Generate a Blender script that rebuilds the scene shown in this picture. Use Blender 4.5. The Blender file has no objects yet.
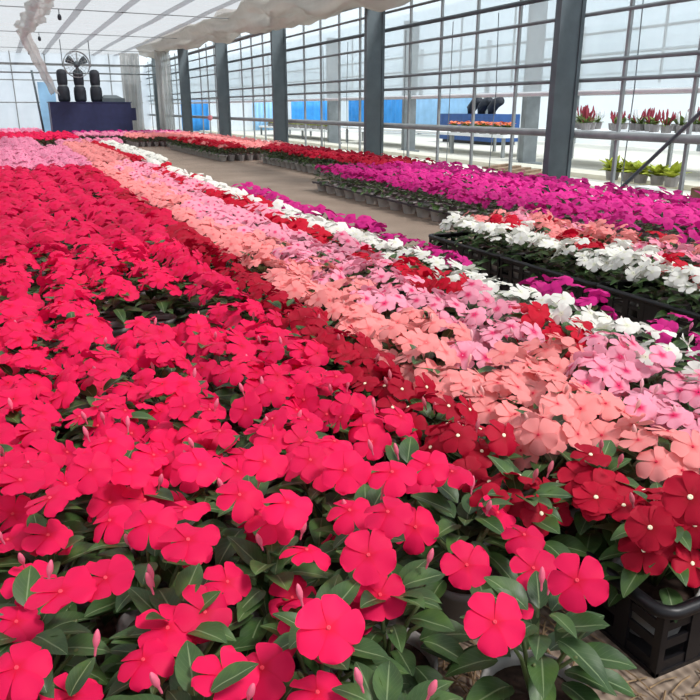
import bpy, math, random
from mathutils import Vector, Matrix, Euler
random.seed(11)
S = 1.2                                   # real-world scale of the layout units below
PI = math.pi
scene = bpy.context.scene
COL = scene.collection

# ------------------------------------------------------------------ camera
H, FPX, YAW = .66, 720.0, math.radians(24.7)
PITCH = math.atan((350 - 108) / FPX)
cd = bpy.data.cameras.new('camera'); cam = bpy.data.objects.new('camera', cd); COL.objects.link(cam)
cd.sensor_width = 36; cd.lens = FPX / 700 * 36; cd.clip_start = .01; cd.clip_end = 200
cam.location = (0, 0, H * S); cam.rotation_euler = (PI / 2 - PITCH, 0, -YAW)
scene.camera = cam
_F = Vector((math.sin(YAW) * math.cos(PITCH), math.cos(YAW) * math.cos(PITCH), -math.sin(PITCH)))
_R = Vector((math.cos(YAW), -math.sin(YAW), 0)); _U = _R.cross(_F)
def in_view(x, y, z=.18, m=30):
    v = Vector((x, y, z - H)); w = v.dot(_F)
    if w < .05: return False
    px = 350 + FPX * v.dot(_R) / w; py = 350 - FPX * v.dot(_U) / w
    k = m + 60 / w
    return -k < px < 700 + k and py < 700 + k * 1.2

# ------------------------------------------------------------------ colour and materials
def lin(c):
    return tuple((v / 255 / 12.92) if v / 255 <= .04045 else ((v / 255 + .055) / 1.055) ** 2.4 for v in c) + (1,)
def newmat(name):
    m = bpy.data.materials.new(name); m.use_nodes = True
    nt = m.node_tree; nt.nodes.clear()
    return m, nt, nt.nodes.new('ShaderNodeOutputMaterial')
def N(nt, typ, **kw):
    n = nt.nodes.new(typ)
    for k, v in kw.items():
        if k.startswith('i_'): n.inputs[k[2:].replace('_', ' ')].default_value = v
        else: setattr(n, k, v)
    return n
def ramp(nt, fac, stops, interp='LINEAR'):
    r = nt.nodes.new('ShaderNodeValToRGB'); r.color_ramp.interpolation = interp
    e = r.color_ramp.elements
    while len(e) < len(stops): e.new(.5)
    for el, (p, c) in zip(e, stops): el.position = p; el.color = c
    nt.links.new(fac, r.inputs[0]); return r.outputs[0]
def mixc(nt, fac, a, b, mode='MIX'):
    n = nt.nodes.new('ShaderNodeMix'); n.data_type = 'RGBA'; n.blend_type = mode
    for sock, v in ((n.inputs[0], fac), (n.inputs[6], a), (n.inputs[7], b)):
        if isinstance(v, (int, float, tuple)): sock.default_value = v
        else: nt.links.new(v, sock)
    return n.outputs[2]
def plain(name, c, rough=.6, metal=0, noise=.12, scale=8, spec=.4):
    m, nt, out = newmat(name)
    p = N(nt, 'ShaderNodeBsdfPrincipled', i_Roughness=rough, i_Metallic=metal)
    p.inputs['Specular IOR Level'].default_value = spec
    tc = N(nt, 'ShaderNodeTexCoord'); nz = N(nt, 'ShaderNodeTexNoise', i_Scale=scale, i_Detail=4.0)
    nt.links.new(tc.outputs['Object'], nz.inputs['Vector'])
    b = lin(c); d = tuple(v * (1 - noise * 2) for v in b[:3]) + (1,)
    l = tuple(min(1, v * (1 + noise)) for v in b[:3]) + (1,)
    nt.links.new(ramp(nt, nz.outputs['Fac'], [(.3, d), (.7, l)]), p.inputs['Base Color'])
    nt.links.new(p.outputs[0], out.inputs[0]); return m
def petal_mat(name, main, zone, zr=.3, thr=.22):
    """petal colour with its own darker or paler throat; v of the UV runs from centre to rim"""
    m, nt, out = newmat(name)
    uv = N(nt, 'ShaderNodeUVMap'); sx = N(nt, 'ShaderNodeSeparateXYZ'); nt.links.new(uv.outputs[0], sx.inputs[0])
    oi = N(nt, 'ShaderNodeObjectInfo')
    c = ramp(nt, sx.outputs['Y'], [(thr * .6, lin(zone)), (zr, lin(main))])
    hs = N(nt, 'ShaderNodeHueSaturation'); nt.links.new(c, hs.inputs['Color'])
    mr = N(nt, 'ShaderNodeMapRange', i_To_Min=.86, i_To_Max=1.12); nt.links.new(oi.outputs['Random'], mr.inputs['Value'])
    nt.links.new(mr.outputs[0], hs.inputs['Value'])
    d = N(nt, 'ShaderNodeBsdfPrincipled', i_Roughness=.62); d.inputs['Specular IOR Level'].default_value = .22
    t = N(nt, 'ShaderNodeBsdfTranslucent')
    nt.links.new(hs.outputs[0], d.inputs['Base Color']); nt.links.new(hs.outputs[0], t.inputs['Color'])
    mx = N(nt, 'ShaderNodeMixShader'); mx.inputs[0].default_value = .3
    nt.links.new(d.outputs[0], mx.inputs[1]); nt.links.new(t.outputs[0], mx.inputs[2])
    nt.links.new(mx.outputs[0], out.inputs[0]); return m
def leaf_mat():
    m, nt, out = newmat('vinca leaf green')
    uv = N(nt, 'ShaderNodeUVMap'); sx = N(nt, 'ShaderNodeSeparateXYZ'); nt.links.new(uv.outputs[0], sx.inputs[0])
    ab = N(nt, 'ShaderNodeMath', operation='ABSOLUTE')
    sb = N(nt, 'ShaderNodeMath', operation='SUBTRACT'); sb.inputs[1].default_value = .5
    nt.links.new(sx.outputs['X'], sb.inputs[0]); nt.links.new(sb.outputs[0], ab.inputs[0])
    oi = N(nt, 'ShaderNodeObjectInfo'); tc = N(nt, 'ShaderNodeTexCoord')
    nz = N(nt, 'ShaderNodeTexNoise', i_Scale=22.0); nt.links.new(tc.outputs['Object'], nz.inputs['Vector'])
    base = ramp(nt, nz.outputs['Fac'], [(.3, lin((44, 68, 36))), (.55, lin((64, 92, 48))), (.8, lin((92, 122, 60)))])
    # side veins
    a1 = N(nt, 'ShaderNodeMath', operation='MULTIPLY_ADD'); a1.inputs[1].default_value = -.7
    nt.links.new(ab.outputs[0], a1.inputs[0]); nt.links.new(sx.outputs['Y'], a1.inputs[2])
    a2 = N(nt, 'ShaderNodeMath', operation='MULTIPLY'); a2.inputs[1].default_value = 52
    nt.links.new(a1.outputs[0], a2.inputs[0])
    a3 = N(nt, 'ShaderNodeMath', operation='SINE'); nt.links.new(a2.outputs[0], a3.inputs[0])
    vein = ramp(nt, a3.outputs[0], [(.86, (0, 0, 0, 1)), (1, (.2, .2, .2, 1))])
    c = mixc(nt, vein, base, lin((104, 128, 84)))
    mid = ramp(nt, ab.outputs[0], [(.012, (.62, .62, .62, 1)), (.04, (0, 0, 0, 1))])
    c = mixc(nt, mid, c, lin((148, 166, 122)))
    p = N(nt, 'ShaderNodeBsdfPrincipled', i_Roughness=.42); p.inputs['Specular IOR Level'].default_value = .45
    t = N(nt, 'ShaderNodeBsdfTranslucent')
    nt.links.new(c, p.inputs['Base Color']); nt.links.new(c, t.inputs['Color'])
    mx = N(nt, 'ShaderNodeMixShader'); mx.inputs[0].default_value = .18
    nt.links.new(p.outputs[0], mx.inputs[1]); nt.links.new(t.outputs[0], mx.inputs[2])
    nt.links.new(mx.outputs[0], out.inputs[0]); return m
def film(name, tint, clear, gloss=.06, tl=(245, 246, 245), wr=1.5):
    """thin plastic film: lets part of the light straight through, scatters the rest"""
    m, nt, out = newmat(name)
    tr = N(nt, 'ShaderNodeBsdfTransparent'); tr.inputs[0].default_value = lin(tint)
    t = N(nt, 'ShaderNodeBsdfTranslucent'); t.inputs[0].default_value = lin(tl)
    d = N(nt, 'ShaderNodeBsdfDiffuse'); d.inputs[0].default_value = lin(tl)
    g = N(nt, 'ShaderNodeBsdfGlossy'); g.inputs['Roughness'].default_value = .15
    m0 = N(nt, 'ShaderNodeMixShader'); m0.inputs[0].default_value = .35
    nt.links.new(t.outputs[0], m0.inputs[1]); nt.links.new(d.outputs[0], m0.inputs[2])
    m1 = N(nt, 'ShaderNodeMixShader')
    tc = N(nt, 'ShaderNodeTexCoord'); nz = N(nt, 'ShaderNodeTexNoise', i_Scale=wr, i_Detail=5.0)
    nt.links.new(tc.outputs['Object'], nz.inputs['Vector'])
    mr = N(nt, 'ShaderNodeMapRange', i_To_Min=clear - .1, i_To_Max=min(1, clear + .1)); nt.links.new(nz.outputs['Fac'], mr.inputs['Value'])
    nt.links.new(mr.outputs[0], m1.inputs[0])
    nt.links.new(m0.outputs[0], m1.inputs[1]); nt.links.new(tr.outputs[0], m1.inputs[2])
    m2 = N(nt, 'ShaderNodeMixShader'); m2.inputs[0].default_value = gloss
    nt.links.new(m1.outputs[0], m2.inputs[1]); nt.links.new(g.outputs[0], m2.inputs[2])
    nt.links.new(m2.outputs[0], out.inputs[0]); return m
def mat_weave():
    m, nt, out = newmat('woven ground cloth')
    tc = N(nt, 'ShaderNodeTexCoord')
    w1 = N(nt, 'ShaderNodeTexWave', i_Scale=17.0, i_Distortion=.6); w1.bands_direction = 'X'
    w2 = N(nt, 'ShaderNodeTexWave', i_Scale=17.0, i_Distortion=.6); w2.bands_direction = 'Y'
    nz = N(nt, 'ShaderNodeTexNoise', i_Scale=2.2, i_Detail=6.0)
    for n in (w1, w2, nz): nt.links.new(tc.outputs['Object'], n.inputs['Vector'])
    a = mixc(nt, w1.outputs['Fac'], lin((118, 100, 86)), lin((168, 148, 130)))
    b = mixc(nt, w2.outputs['Fac'], lin((120, 104, 90)), lin((176, 158, 140)))
    c = mixc(nt, .5, a, b)
    d = ramp(nt, nz.outputs['Fac'], [(.3, (.72, .7, .68, 1)), (.7, (1, 1, 1, 1))])
    p = N(nt, 'ShaderNodeBsdfPrincipled', i_Roughness=.8)
    nt.links.new(mixc(nt, 1.0, c, d, 'MULTIPLY'), p.inputs['Base Color'])
    bm = N(nt, 'ShaderNodeBump', i_Strength=.4, i_Distance=.01); nt.links.new(w1.outputs['Fac'], bm.inputs['Height'])
    nt.links.new(bm.outputs[0], p.inputs['Normal']); nt.links.new(p.outputs[0], out.inputs[0]); return m

PET = {                    # main colour, throat colour, throat end, throat inner, eye colour
 'rose':    ((240, 24, 88), (226, 16, 66), .34, .2, (240, 60, 84)),
 'crimson': ((214, 14, 70), (196, 8, 60), .34, .2, (235, 60, 70)),
 'dark':    ((182, 8, 46), (160, 2, 30), .4, .2, (250, 232, 200)),
 'salmon':  ((249, 154, 152), (242, 112, 116), .3, .16, (206, 18, 62)),
 'pink':    ((248, 164, 186), (232, 50, 112), .4, .2, (208, 12, 74)),
 'lightpink': ((249, 154, 186), (228, 60, 120), .34, .2, (210, 20, 84)),
 'red':     ((208, 12, 48), (186, 4, 30), .34, .2, (180, 10, 30)),
 'white':   ((246, 244, 236), (240, 240, 214), .3, .2, (226, 226, 140)),
 'purple':  ((204, 34, 130), (172, 12, 108), .36, .2, (236, 190, 222)),
}
PM = {k: petal_mat('petals ' + k, *v[:4]) for k, v in PET.items()}
EYE = {k: plain('flower eye ' + k, v[4], .6, noise=.05) for k, v in PET.items()}
BUD = {k: plain('bud ' + k, tuple(int(.5 * a + .5 * b) for a, b in zip(v[0], (238, 196, 190))), .55, noise=.1, scale=60) for k, v in PET.items()}
M_LEAF = leaf_mat()
M_STEM = plain('stem green', (98, 112, 66), .5)
M_POT = plain('grey plastic pot', (138, 132, 130), .45, noise=.1)
M_POTL = plain('pale grey plastic pot', (176, 172, 168), .42, noise=.12)
M_SOIL = plain('potting soil', (62, 46, 38), .95, noise=.3, scale=90)
M_BLACK = plain('black plastic', (18, 16, 20), .4, noise=.1)
M_TRAY = plain('dark purple grey plastic', (44, 34, 46), .45)
M_POST = plain('dark grey painted steel', (84, 94, 98), .5, noise=.08)
M_RAIL = plain('grey galvanised steel', (118, 124, 126), .5, noise=.1)
M_BAR = plain('pale galvanised steel', (146, 150, 150), .5, noise=.1)
M_WHITE = plain('white painted metal', (236, 238, 238), .5, noise=.03)
M_NAVY = plain('navy painted sheet metal', (44, 50, 86), .5, noise=.1)
M_BLUE = plain('blue painted sheet metal', (44, 82, 140), .5, noise=.1)
M_TARP = plain('blue tarpaulin', (60, 150, 222), .6, noise=.1, scale=3)
M_TARP2 = plain('pale blue tarpaulin', (150, 196, 232), .6, noise=.08, scale=3)
M_DUCT = plain('black duct cloth', (40, 44, 52), .7, noise=.2)
M_CONC = plain('pale concrete', (206, 202, 190), .85, noise=.08, scale=1.2)
M_CREAM = plain('cream concrete kerb', (232, 224, 204), .8, noise=.05)
M_WOOD = plain('weathered wood', (150, 122, 96), .8, noise=.2)
M_STRAW = plain('dry straw', (150, 124, 92), .8, noise=.25, scale=40)
M_FLOOR = mat_weave()
M_ROOF = film('clouded roof film', (236, 236, 235), .55, .04, (158, 157, 154))
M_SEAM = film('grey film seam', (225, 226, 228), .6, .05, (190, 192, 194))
M_SIDE = film('hazy side film', (226, 233, 237), .6, .06, (232, 238, 240), 2.4)
M_BACK = film('white end film', (240, 246, 250), .35, .04, (240, 246, 250), 2.0)
M_FARF = film('white neighbour film', (236, 242, 246), .4, .04, (232, 238, 240), 1.2)
M_DIRTY = film('dirty brown film', (222, 219, 214), .3, .06, (190, 185, 177), 5.0)
M_SHEET = film('gathered grey film', (236, 236, 234), .5, .06, (214, 214, 212), 5.0)
M_GREEN = plain('pale green foliage', (110, 128, 62), .7, noise=.25, scale=20)
M_YEL = plain('yellow green foliage', (176, 186, 60), .7, noise=.25, scale=20)
M_ORANGE = plain('orange petals', (240, 120, 70), .6)
M_REDF = plain('dusty red flower spikes', (150, 50, 66), .7)
M_PINKC = plain('pink cloth', (248, 150, 160), .7)

# ------------------------------------------------------------------ mesh builder
class MB:
    def __init__(s): s.v = []; s.f = []; s.m = []; s.uv = []; s.smooth = True
    def add(s, vs, fs, mi=0, uvs=None):
        o = len(s.v); s.v.extend(vs)
        s.uv.extend(uvs if uvs is not None else [(0, .8)] * len(vs))
        for f in fs: s.f.append(tuple(i + o for i in f)); s.m.append(mi)
        return s
    def box(s, x0, x1, y0, y1, z0, z1, mi=0):
        v = [(x, y, z) for z in (z0, z1) for y in (y0, y1) for x in (x0, x1)]
        return s.add(v, [(0, 2, 3, 1), (4, 5, 7, 6), (0, 1, 5, 4), (2, 6, 7, 3), (0, 4, 6, 2), (1, 3, 7, 5)], mi)
    def tube(s, pts, r, n=8, mi=0, cap=True):
        pts = [Vector(p) for p in pts]; vs = []; fs = []
        rr = r if isinstance(r, (list, tuple)) else [r] * len(pts)
        for i, p in enumerate(pts):
            d = (pts[min(i + 1, len(pts) - 1)] - pts[max(i - 1, 0)]).normalized()
            a = d.cross(Vector((0, 0, 1)) if abs(d.z) < .9 else Vector((1, 0, 0))).normalized(); b = d.cross(a)
            for k in range(n):
                t = 2 * PI * k / n; vs.append(tuple(p + (a * math.cos(t) + b * math.sin(t)) * rr[i]))
        for i in range(len(pts) - 1):
            for k in range(n):
                fs.append((i * n + k, i * n + (k + 1) % n, (i + 1) * n + (k + 1) % n, (i + 1) * n + k))
        if cap: fs += [tuple(range(n))[::-1], tuple((len(pts) - 1) * n + k for k in range(n))]
        return s.add(vs, fs, mi)
    def lathe(s, prof, n=24, mi=0, c=(0, 0, 0)):
        vs = [(c[0] + r * math.cos(2 * PI * k / n), c[1] + r * math.sin(2 * PI * k / n), c[2] + z) for r, z in prof for k in range(n)]
        fs = [(i * n + k, i * n + (k + 1) % n, (i + 1) * n + (k + 1) % n, (i + 1) * n + k) for i in range(len(prof) - 1) for k in range(n)]
        return s.add(vs, fs, mi)
    def mesh(s, name, mats, smooth=True):
        me = bpy.data.meshes.new(name)
        me.from_pydata([(x * S, y * S, z * S) for x, y, z in s.v], [], s.f)
        for m in (mats if isinstance(mats, (list, tuple)) else [mats]): me.materials.append(m)
        me.polygons.foreach_set('material_index', s.m)
        uvl = me.uv_layers.new(name='UVMap'); buf = []
        for f in s.f:
            for i in f: buf.extend(s.uv[i])
        uvl.data.foreach_set('uv', buf)
        if smooth: me.polygons.foreach_set('use_smooth', [True] * len(s.f))
        me.update(); return me
    def build(s, name, mats, parent=None, loc=(0, 0, 0), rz=0, smooth=False):
        return obj(name, s.mesh(name, mats, smooth), parent, loc, rz)
def obj(name, me, parent=None, loc=(0, 0, 0), rz=0):
    o = bpy.data.objects.new(name, me); COL.objects.link(o)
    o.location = Vector(loc) * S; o.rotation_euler = (0, 0, rz)
    if parent: o.parent = parent
    return o
def tag(o, label, cat, group=None, kind=None):
    if label: o['label'] = label
    if cat: o['category'] = cat
    if group: o['group'] = group
    if kind: o['kind'] = kind
    return o
def thing(name, loc, label, cat, group=None, rz=0, kind=None):
    return tag(obj(name, None, None, loc, rz), label, cat, group, kind)
def struct(o): o['kind'] = 'structure'; return o

# ------------------------------------------------------------------ plant meshes
R0 = .030                                  # flower radius
def petal(b, ang, R, nu, nv, cup, rnd, mi=0, M=None):
    ph = rnd.uniform(0, 6.28); droop = rnd.uniform(-.08, .22); wv = rnd.uniform(.61, .73); nt_ = rnd.uniform(.0, .05); ln = rnd.uniform(.94, 1.05)
    vs = []; uvs = []
    ca, sa = math.cos(ang), math.sin(ang)
    for j in range(nv + 1):
        v = .04 + .96 * (1 - (1 - j / nv) ** 1.45)
        w = wv * R * (v ** .85) * max(0.0, 1 - v ** 5) ** .5 if j < nv else wv * R * .3
        for i in range(nu + 1):
            u = -1 + 2 * i / nu
            r = v * R * ln * (1 - .07 * u * u * v) * (1 - nt_ * (1 - abs(u)) * v ** 6)
            x = r; y = u * w + .06 * R * v
            z = -cup * R * v * v - droop * R * v ** 3 + .085 * R * u * v + .055 * R * math.sin(3.2 * u + ph) * v * v + .02 * R * math.sin(2 * v * 3 + ph) * v
            vs.append((x * ca - y * sa, x * sa + y * ca, z)); uvs.append((.5 + u * .5, v))
    fs = [(j * (nu + 1) + i, j * (nu + 1) + i + 1, (j + 1) * (nu + 1) + i + 1, (j + 1) * (nu + 1) + i) for j in range(nv) for i in range(nu)]
    if M is not None: vs = [tuple(M @ Vector(p)) for p in vs]
    b.add(vs, fs, mi, uvs)
def flower_into(b, R, nu, nv, rnd, M=None, cup=None, mi=0):
    cup = rnd.uniform(-.06, .22) if cup is None else cup; a0 = rnd.uniform(0, 6.28)
    for k in range(5): petal(b, a0 + k * 2 * PI / 5 + rnd.uniform(-.06, .06), R, nu, nv, cup, rnd, mi, M)
def leaf_into(b, base, az, el, L, W, nu, nv, bend, rnd, mi=0):
    M = Matrix.Translation(base) @ Euler((0, -el, az), 'XYZ').to_matrix().to_4x4()
    vs = []; uvs = []; tw = rnd.uniform(-.35, .35)
    for j in range(nv + 1):
        v = j / nv
        w = W * .5 * (math.sin(PI * min(1, v ** .82 * .985 + .012)) ** .8 + .04)
        for i in range(nu + 1):
            u = -1 + 2 * i / nu
            x = L * v * (1 - .12 * bend * v); y = u * w
            z = abs(u) * w * .32 - bend * L * v * v * .55 + u * w * tw * v + .012 * L * math.sin(9 * v + u * 2)
            vs.append(tuple(M @ Vector((x, y, z)))); uvs.append((.5 + u * .5, v))
    b.add(vs, [(j * (nu + 1) + i, j * (nu + 1) + i + 1, (j + 1) * (nu + 1) + i + 1, (j + 1) * (nu + 1) + i) for j in range(nv) for i in range(nu)], mi, uvs)
def foliage_mesh(seed, n, nu, nv, name):
    rnd = random.Random(seed); b = MB()
    for k in range(n):
        t = k / n; az = k * 2.39996 + rnd.uniform(-.3, .3)
        r = .012 + .05 * (1 - t) * rnd.uniform(.4, 1) ; z = .085 + .095 * t + rnd.uniform(-.012, .012)
        L = rnd.uniform(.05, .078) * (1 - .28 * t); W = L * rnd.uniform(.44, .56)
        el = -.15 + .75 * t + rnd.uniform(-.3, .3)
        leaf_into(b, (r * math.cos(az), r * math.sin(az), z), az, el, L, W, nu, nv, rnd.uniform(.2, .75), rnd)
    return b.mesh(name, M_LEAF)
def stem_mesh(seed):
    rnd = random.Random(seed); b = MB()
    for k in range(6):
        a = k * 1.05 + rnd.uniform(-.3, .3); q = rnd.uniform(.03, .055)
        b.tube([(0, 0, .06), (q * .5 * math.cos(a), q * .5 * math.sin(a), .12), (q * math.cos(a), q * math.sin(a), rnd.uniform(.14, .165))], [.003, .0025, .0018], 6)
    return b.mesh('stems', M_STEM)
def pot_mesh(mat, rim=.047):
    b = MB()
    b.lathe([(.0, .002), (.034, .002), (.036, 0), (.037, .004), (rim - .003, .066), (rim, .067), (rim + .001, .078), (rim - .003, .079), (rim - .0045, .067), (rim - .006, .058)], 28, 0)
    b.lathe([(rim - .006, .062), (.02, .066), (0, .067)], 28, 1)
    return b.mesh('pot', [mat, M_SOIL])
FOL_HI = [foliage_mesh(s, 34, 4, 8, 'foliage') for s in range(7)]
FOL_LO = [foliage_mesh(40 + s, 24, 2, 4, 'foliage') for s in range(5)]
STEM = [stem_mesh(s) for s in range(3)]
POT = pot_mesh(M_POT); POTL = pot_mesh(M_POTL, .056)
def flower_mesh(c, s):
    b = MB(); flower_into(b, R0, 6, 8, random.Random(s * 7 + 1)); return b.mesh('flower', PM[c])
FLW = {c: [flower_mesh(c, s) for s in range(6)] for c in PET}
def eye_mesh(c):
    b = MB(); r = R0 * (.07 if c not in ('dark',) else .1)
    b.lathe([(r, .0002), (r * .8, .0016), (r * .3, .0012), (0, .0004)], 10)
    return b.mesh('eye', EYE[c])
EYM = {c: eye_mesh(c) for c in PET}
def bud_mesh(c):
    b = MB()
    b.lathe([(.0006, 0), (.0012, .002), (.0013, .008), (.0026, .011), (.0035, .015), (.0030, .020), (.0014, .0245), (0, .026)], 9)
    return b.mesh('bud', BUD[c])
BUDM = {c: bud_mesh(c) for c in PET}
def spots(rnd, n, rad=.062):
    out = []; tries = 0
    while len(out) < n and tries < 400:
        tries += 1
        r = rad * math.sqrt(rnd.random()); a = rnd.uniform(0, 6.283); x, y = r * math.cos(a), r * math.sin(a)
        if all((x - p[0]) ** 2 + (y - p[1]) ** 2 > (.036 if tries < 200 else .026) ** 2 for p in out): out.append((x, y))
    res = []
    for x, y in out:
        r = math.hypot(x, y)
        z = .212 - 2.6 * r * r * 3 + rnd.uniform(-.02, .02)
        tilt = r / rad * rnd.uniform(.15, .9) + rnd.uniform(0, .3)
        az = math.atan2(y, x) + rnd.uniform(-.5, .5)
        # flowers turn a little towards the bright open side (the south side behind the viewer)
        n_ = Vector((math.cos(az) * math.sin(tilt), math.sin(az) * math.sin(tilt) - .2, math.cos(tilt))).normalized()
        res.append((Vector((x, y, z)), n_))
    return res
def frame(p, n, spin):
    q = Vector((0, 0, 1)).rotation_difference(n)
    return Matrix.Translation(p) @ q.to_matrix().to_4x4() @ Matrix.Rotation(spin, 4, 'Z')
def blossoms_mesh(c, s, n):
    rnd = random.Random(s * 31 + 5); b = MB()
    for p, n_ in spots(rnd, n): flower_into(b, R0 * rnd.uniform(.88, 1.05), 2, 3, rnd, frame(p, n_, rnd.uniform(0, 6)))
    return b.mesh('blossoms', PM[c])
BLO = {}
def blossoms(c, n, i):
    k = (c, n, i)
    if k not in BLO: BLO[k] = blossoms_mesh(c, i + n * 10, n)
    return BLO[k]

prnd = random.Random(5)
def put(name, me, parent, M=None):
    o = bpy.data.objects.new(name, me); COL.objects.link(o); o.parent = parent
    if M is not None:
        M = M.copy(); M.translation = M.translation * S; o.matrix_local = M
    return o
def plant(x, y, c, label, group, detail, n=8, z=0, given=None, pale=False, sc=1.0, cname=None):
    t = thing('potted_vinca', (x, y, z), label, 'flowering plant', group, 0)
    put('pot', POTL if pale else POT, t)
    rot = Matrix.Rotation(prnd.uniform(0, 6.28), 4, 'Z')
    if detail:
        put('foliage', prnd.choice(FOL_HI), t, rot); put('stem', prnd.choice(STEM), t, rot)
        fl = spots(prnd, n) if given is None else [(Vector(p) - Vector((x, y, z)), Vector(n_).normalized()) for p, n_ in given]
        if given is not None and n: fl += [(p - Vector((0, 0, .035)), n_) for p, n_ in spots(prnd, n, .055)]
        for k, (p, n_) in enumerate(fl):
            f = put('flower', prnd.choice(FLW[c]), t, frame(p, n_, prnd.uniform(0, 6.28)) @ Matrix.Scale(prnd.uniform(.92, 1.06), 4))
            if detail > 1: put('eye', EYM[c], f)
        for k in range(2 if detail > 1 else 1):
            a = prnd.uniform(0, 6.28); r = prnd.uniform(.01, .05)
            nb = Vector((math.cos(a) * .3, math.sin(a) * .3, 1)).normalized()
            put('bud', BUDM[c], t, frame(Vector((r * math.cos(a), r * math.sin(a), prnd.uniform(.18, .205))), nb, 0))
    else:
        put('foliage', prnd.choice(FOL_LO), t, rot)
        put('blossoms', blossoms(c, n, prnd.randrange(4)), t, rot)
    return t

# ------------------------------------------------------------------ stuff beds (plants nobody could count far off)
def star(b, p, n_, R, rnd, mi):
    M = frame(p, n_, rnd.uniform(0, 6.28)); vs = [tuple(M @ Vector((0, 0, .002)))]; uv = [(.5, .02)]
    for k in range(10):
        r = R * (1 if k % 2 == 0 else .8); a = k * PI / 5
        vs.append(tuple(M @ Vector((r * math.cos(a), r * math.sin(a), -.15 * r)))); uv.append((.5, 1))
    b.add(vs, [(0, 1 + k, 1 + (k + 1) % 10) for k in range(10)], mi, uv)
def bed(plants, label, group=None, nf=7, pots=True):
    """plants: (x, y, colour); one object for what is too far and too many to count"""
    rnd = random.Random(len(plants)); b = MB(); cs = sorted({p[2] for p in plants})
    for x, y, c in plants:
        x += rnd.uniform(-.012, .012); y += rnd.uniform(-.012, .012); o = Vector((x, y, rnd.uniform(-.008, .008)))
        for p, n_ in spots(rnd, nf, .066): star(b, o + p, n_, R0 * rnd.uniform(.9, 1.1), rnd, cs.index(c))
        for k in range(12):
            a = k * 2.4; t = k / 12
            leaf_into(b, o + Vector((.02 * math.cos(a), .02 * math.sin(a), .09 + .08 * t)), a, .4 * t, .06, .028, 2, 2, .5, rnd, len(cs))
        if pots: b.lathe([(.034, 0), (.046, .067), (.048, .07), (.048, .078), (.03, .07)], 8, len(cs) + 1, (x, y, 0))
    o = b.build('vinca_bed', [PM[c] for c in cs] + [M_LEAF, M_POT])
    return tag(o, label, 'flower bed', group, 'stuff')
def grid(x0, x1, y0, y1, p=.125):
    nx = max(1, round((x1 - x0) / p)); ny = max(1, round((y1 - y0) / p))
    return [(x0 + i * (x1 - x0) / max(1, nx), y0 + j * (y1 - y0) / ny) for j in range(ny + 1) for i in range(nx + 1)]

ORD = ['first', 'second', 'third', 'fourth', 'fifth', 'sixth', 'seventh', 'eighth', 'ninth', 'tenth', 'eleventh', 'twelfth',
       'thirteenth', 'fourteenth', 'fifteenth', 'sixteenth', 'seventeenth', 'eighteenth', 'nineteenth', 'twentieth', 'twenty-first',
       'twenty-second', 'twenty-third', 'twenty-fourth', 'twenty-fifth', 'twenty-sixth', 'twenty-seventh', 'twenty-eighth', 'twenty-ninth', 'thirtieth']
CN = {'rose': 'rose-red', 'crimson': 'crimson', 'dark': 'dark red', 'salmon': 'salmon', 'pink': 'pink', 'red': 'scarlet', 'white': 'white',
      'purple': 'magenta', 'lightpink': 'light pink'}

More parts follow.
